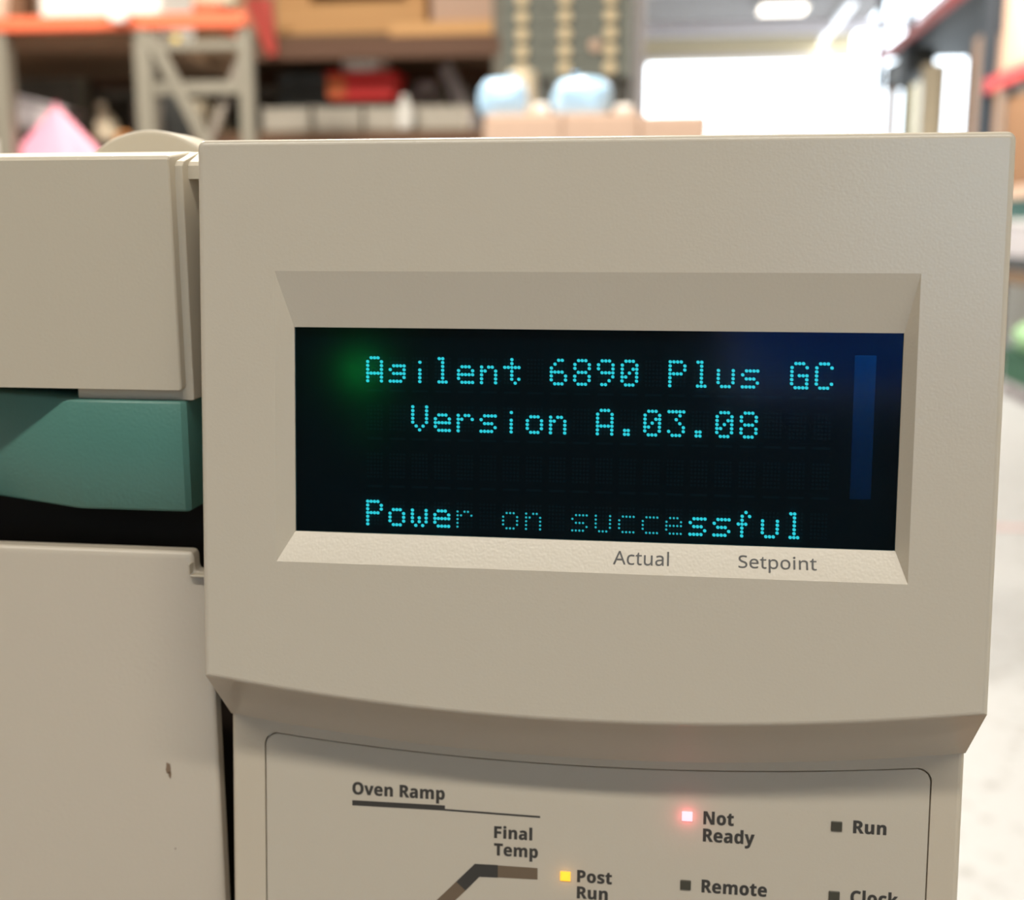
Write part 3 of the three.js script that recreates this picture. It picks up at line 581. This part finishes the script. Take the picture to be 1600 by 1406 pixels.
{ // grey parts bins along the lower shelf
  const proto = thing('parts_bin', 'grey parts bin at the left end of the row on the lower shelf', 'bin', [-2.19, B1, -6.68], 0, 'grey parts bins on the lower shelf');
  mesh('bin_body', [rbox(.27, .125, .012, 0, .0625, .10, .004), rbox(.27, .145, .012, 0, .0725, -.10, .004), rbox(.012, .145, .2, -.129, .0725, 0, .004), rbox(.012, .145, .2, .129, .0725, 0, .004), rbox(.27, .012, .21, 0, .006, 0, .004)], M.binGrey, proto);
  mesh('bin_lip', rbox(.276, .016, .02, 0, .128, .105, .005), M.binGrey, proto);
  copy(proto, [-1.885, B1, -6.68], 0, 'grey parts bin second from the left on the lower shelf');
  copy(proto, [-1.59, B1, -6.68], 0, 'grey parts bin with the white bottle standing before it');
  copy(proto, [-1.295, B1, -6.68], 0, 'grey parts bin at the right end of the row beside the cartons');
}
{ const o = thing('storage_box', 'low dark box carrying the red tote box', 'box', [-1.78, B1, -6.99]); mesh('box_body', rbox(.34, .17, .3, 0, .085, 0, .01), M.darkGrey, o); mesh('box_lid', rbox(.35, .02, .31, 0, .172, 0, .006), M.midGrey, o); }
{ const o = thing('red_tote', 'red tote box with a pale sack in it above the grey bins', 'box', [-1.78, B1 + .184, -6.84]); mesh('tote_body', [rbox(.40, .15, .3, 0, .075, 0, .03)], M.red, o); mesh('tote_rim', rbox(.415, .02, .31, 0, .15, 0, .008), M.red, o); mesh('end_panel', rbox(.11, .11, .01, -.14, .075, .15, .004), std(lin(.75, .18, .06), .5), o); }
bag('pale_sack', 'pale grey sack lying on the red tote box', 'sack', [-1.785, B1 + .344, -6.84], lumpy(.13, 17, .04, 1.05, .48, 1, -.75), M.white);
{ const o = thing('dark_machine', 'dark grey machine standing left of the red tote box', 'machine', [-2.15, B1, -6.98]); mesh('machine_body', rbox(.31, .36, .36, 0, .18, 0, .02), M.darkGrey, o); mesh('machine_top', rbox(.22, .03, .26, 0, .37, 0, .01), M.darkGrey, o); mesh('foot_plate', rbox(.32, .03, .38, 0, .015, 0, .005), M.midGrey, o); }
{ const o = thing('white_bottle', 'cream white bottle in front of the grey bins', 'bottle', [-1.475, B1, -6.49]); const pts = [[0, 0], [.044, 0], [.048, .01], [.048, .12], [.028, .15], [.02, .158], [.02, .17], [0, .172]].map((q) => new THREE.Vector2(...q)); mesh('bottle_body', new THREE.LatheGeometry(pts, 28), M.white, o); mesh('bottle_cap', new THREE.CylinderGeometry(.024, .024, .025, 20).translate(0, .172, 0), M.white, o); }
{ const o = thing('motor_part', 'grey electric motor between the red tote and the leaning panel', 'motor', [-1.46, B1, -7.0]); mesh('motor_body', new THREE.CylinderGeometry(.10, .10, .20, 28).rotateZ(Math.PI / 2).translate(0, .16, 0), M.midGrey, o); mesh('terminal_box', rbox(.1, .07, .1, 0, .28, 0, .01), M.lilac, o); mesh('base', rbox(.2, .06, .2, 0, .03, 0, .006), M.midGrey, o); }
{ const o = thing('leaning_panel', 'lilac grey sheet leaning on the shelf right of the motor', 'panel', [-1.20, B1, -6.86]); mesh('sheet', bar([.07, .0, 0], [-.13, .40, -.06], .09, .02), M.lilac, o); mesh('edge_strip', bar([.115, .0, .01], [-.085, .40, -.05], .012, .024), M.midGrey, o); }
{ const o = thing('dark_carton', 'dark box standing at the back right of the lower shelf', 'box', [-1.15, B1, -7.2]); mesh('box_body', rbox(.32, .22, .3, 0, .11, 0, .01), M.darkGrey, o); mesh('box_lid', rbox(.33, .02, .31, 0, .222, 0, .006), M.dark, o); }
// small-parts cabinet with columns of drawers
{
  const W = .665, H = 2.62, D = .44, o = thing('drawer_cabinet', 'tall grey-green drawer cabinet with columns of round brass knobs', 'cabinet', [-.5555, 0, -6.43]);
  mesh('cabinet_body', rbox(W, H, D, 0, H / 2, -.01, .008), M.cabinet, o);
  const px = [-.2285, -.005, .228], pitch = .0847;
  const knob = (x, y, mat, parent) => mesh('knob', new THREE.LatheGeometry([[0, 0], [.012, 0], [.012, .012], [.030, .016], [.032, .024], [.026, .032], [0, .034]].map((q) => new THREE.Vector2(...q)), 20).rotateX(Math.PI / 2).translate(x, y, D / 2), mat, parent);
  for (let c = 0; c < 3; c++) for (let k = 0; k < 7; k++) {
    const y = 2.041 + k * pitch;
    knob(px[c], y, M.brass, mesh('drawer', rbox(.212, pitch - .008, .014, px[c], y, D / 2 - .008, .004), M.cabinet, o));
  }
  mesh('lower_door', rbox(W - .03, 1.90, .014, 0, 1.0, D / 2 - .008, .004), M.cabinet, o);
  knob(.150, 2.149, M.cartonPale, o);
}
// cartons nearer, with film bags on top
{
  const Z = -3.25, H0 = 1.15;
  const base = thing('cardboard_box', 'big carton under the row of pinkish cartons', 'box', [-.20, 0, Z - .05]);
  mesh('carton', rbox(.62, H0 - .13, .62, 0, .13 + (H0 - .13) / 2, 0, .006), M.cartonPale, base); for (const x of [-.25, 0, .25]) mesh('pallet_foot', rbox(.1, .13, .6, x, .065, 0, .004), M.deckWood, base);
  carton('pinkish carton at the left of the row under the first blue film bag', [-.388, H0, Z], [.210, .372, .4], M.cartonPale);
  carton('pinkish carton in the middle of the row under the second blue film bag', [-.180, H0, Z], [.200, .372, .4], M.cartonPale);
  carton('pinkish carton at the right end of the row before the loading door', [.010, H0, Z], [.174, .364, .4], M.cartonPale);
  const T = H0 + .372 + .006;
  bag('film_bag', 'sky blue film bag on the left pinkish carton', 'bag', [-.452, T, Z + .12], lumpy(.060, 31, .06, 1.12, .95, .8, -.72), M.blueFilm, [.010, .014, .02, .102]);
  bag('film_bag', 'sky blue film bag on the middle pinkish carton', 'bag', [-.238, T, Z + .12], lumpy(.062, 37, .06, 1.28, .92, .8, -.72), M.blueFilm, [.010, .014, -.02, .102]);
  { const o = thing('paper_roll', 'cream paper roll behind the left blue film bag', 'roll', [-.423, T, Z - .06]); mesh('roll_body', new THREE.CylinderGeometry(.042, .042, .14, 28).translate(0, .07, 0), M.cream, o); mesh('roll_core', new THREE.CylinderGeometry(.015, .015, .146, 16).translate(0, .073, 0), M.cartonDark, o); }
  { const o = thing('dark_jar', 'small dark jar between the two blue film bags', 'jar', [-.352, T, Z - .04]); mesh('jar_body', new THREE.CylinderGeometry(.017, .017, .10, 20).translate(0, .05, 0), M.darkGrey, o); mesh('jar_lid', new THREE.CylinderGeometry(.019, .019, .018, 20).translate(0, .106, 0), M.dark, o); }
  { const o = thing('dark_jar', 'wide dark jar behind the right end of the second film bag', 'jar', [-.165, T, Z - .08]); mesh('jar_body', new THREE.CylinderGeometry(.048, .048, .10, 24).translate(0, .05, 0), M.darkGrey, o); mesh('jar_lid', new THREE.CylinderGeometry(.05, .05, .018, 24).translate(0, .106, 0), M.dark, o); }
  bag('plastic_bag', 'small white bag between the two blue film bags', 'bag', [-.350, T, Z + .12], lumpy(.022, 41, .06, 1, .9, .8, -.72), M.whiteFilm);
  bag('plastic_bag', 'small white bag right of the second blue film bag', 'bag', [-.125, T, Z + .12], lumpy(.026, 43, .06, 1.0, .6, .8, -.72), M.whiteFilm);
}
// under and on the right racks
{
  const o = thing('cardboard_tube', 'thick tan cardboard tube standing under the far red beam', 'tube', [2.66, 0, -13.05]); mesh('tube_wall', new THREE.CylinderGeometry(.125, .125, 2.86, 28).translate(0, 1.43, 0), M.cream, o); mesh('end_cap', new THREE.CylinderGeometry(.128, .128, .04, 28).translate(0, 2.86, 0), M.cream, o);
  const q = thing('cardboard_tube', 'thin tan cardboard tube standing at the far end of the red rack', 'tube', [2.55, 0, -14.85]); mesh('tube_wall', new THREE.CylinderGeometry(.07, .07, 2.83, 24).translate(0, 1.415, 0), M.carton, q); mesh('end_cap', new THREE.CylinderGeometry(.072, .072, .03, 24).translate(0, 2.83, 0), M.carton, q);
  const d = thing('steel_duct', 'dark grey duct slung under the far end of the red beam', 'duct', [2.62, 2.86, -14.3]); mesh('duct_body', rbox(.26, .25, 1.7, 0, .125, 0, .01), M.darkGrey, d); for (const z of [-.7, .7]) mesh('hanger', rbox(.27, .05, .04, 0, .265, z, .004), M.darkGrey, d);
  carton('tall pinkish carton standing behind the dark upright of the red rack', [2.70, 0, -11.0], [.20, 2.85, .3], M.cartonPale);
  carton('huge pale tan carton on the near red shelf', [2.92, 2.375, -9.0], [.86, 1.5, 1.5], M.cartonPale);
  const Z = -8.9, X = 2.84;
  const tr = thing('dark_tray', 'low dark grey tray on the timber shelf of the near red rack', 'tray', [X, .921, Z]); mesh('tray_body', rbox(.78, .07, .9, 0, .035, 0, .01), M.darkGrey, tr); mesh('tray_rim', rbox(.8, .02, .92, 0, .068, 0, .005), M.darkGrey, tr);
  const wb = thing('white_bin', 'white plastic bin standing in the dark grey tray', 'bin', [X, 1.0, Z]); mesh('bin_body', rbox(.76, .27, .86, 0, .135, 0, .03), M.lilac, wb); mesh('bin_rim', rbox(.78, .03, .88, 0, .265, 0, .008), M.whiteFilm, wb);
  const tc = thing('teal_crate', 'dark teal crate on the white plastic bin', 'crate', [X, 1.281, Z]); mesh('crate_body', rbox(.76, .14, .86, 0, .07, 0, .01), M.tealDark, tc); mesh('crate_rim', rbox(.78, .02, .88, 0, .135, 0, .006), M.tealDark, tc);
  carton('flat pale carton between the teal crate and the brown carton', [X, 1.43, Z], [.78, .09, .88], M.cartonPale);
  carton('dark brown carton under the near red beam', [X, 1.53, Z], [.78, .64, .95], M.cartonDark);
  const pl = thing('pale_pallet', 'pale low pallet on the floor under the timber shelf', 'pallet', [2.86, 0, -8.6]); for (const x of [-.3, -.1, .1, .3]) mesh('slat', rbox(.18, .03, .9, x, .105, 0, .004), M.lilac, pl); for (const z of [-.35, 0, .35]) mesh('bearer', rbox(.78, .09, .08, 0, .045, z, .004), M.lilac, pl);
  const gc2 = thing('green_crate', 'dark green crate on the pale pallet', 'crate', [2.84, .121, -8.6]); mesh('crate_body', rbox(.74, .22, .85, 0, .11, 0, .01), M.greenDark, gc2); mesh('crate_rim', rbox(.76, .025, .87, 0, .215, 0, .006), M.greenDark, gc2);
  bag('green_sack', 'light green sack lying on the dark green crate', 'sack', [2.80, .35, -8.6], lumpy(.34, 61, .04, 1.0, .42, 1.1, -.7), M.greenLight, [.03, .05, 0, .24]);
}

renderer.render(scene, camera);
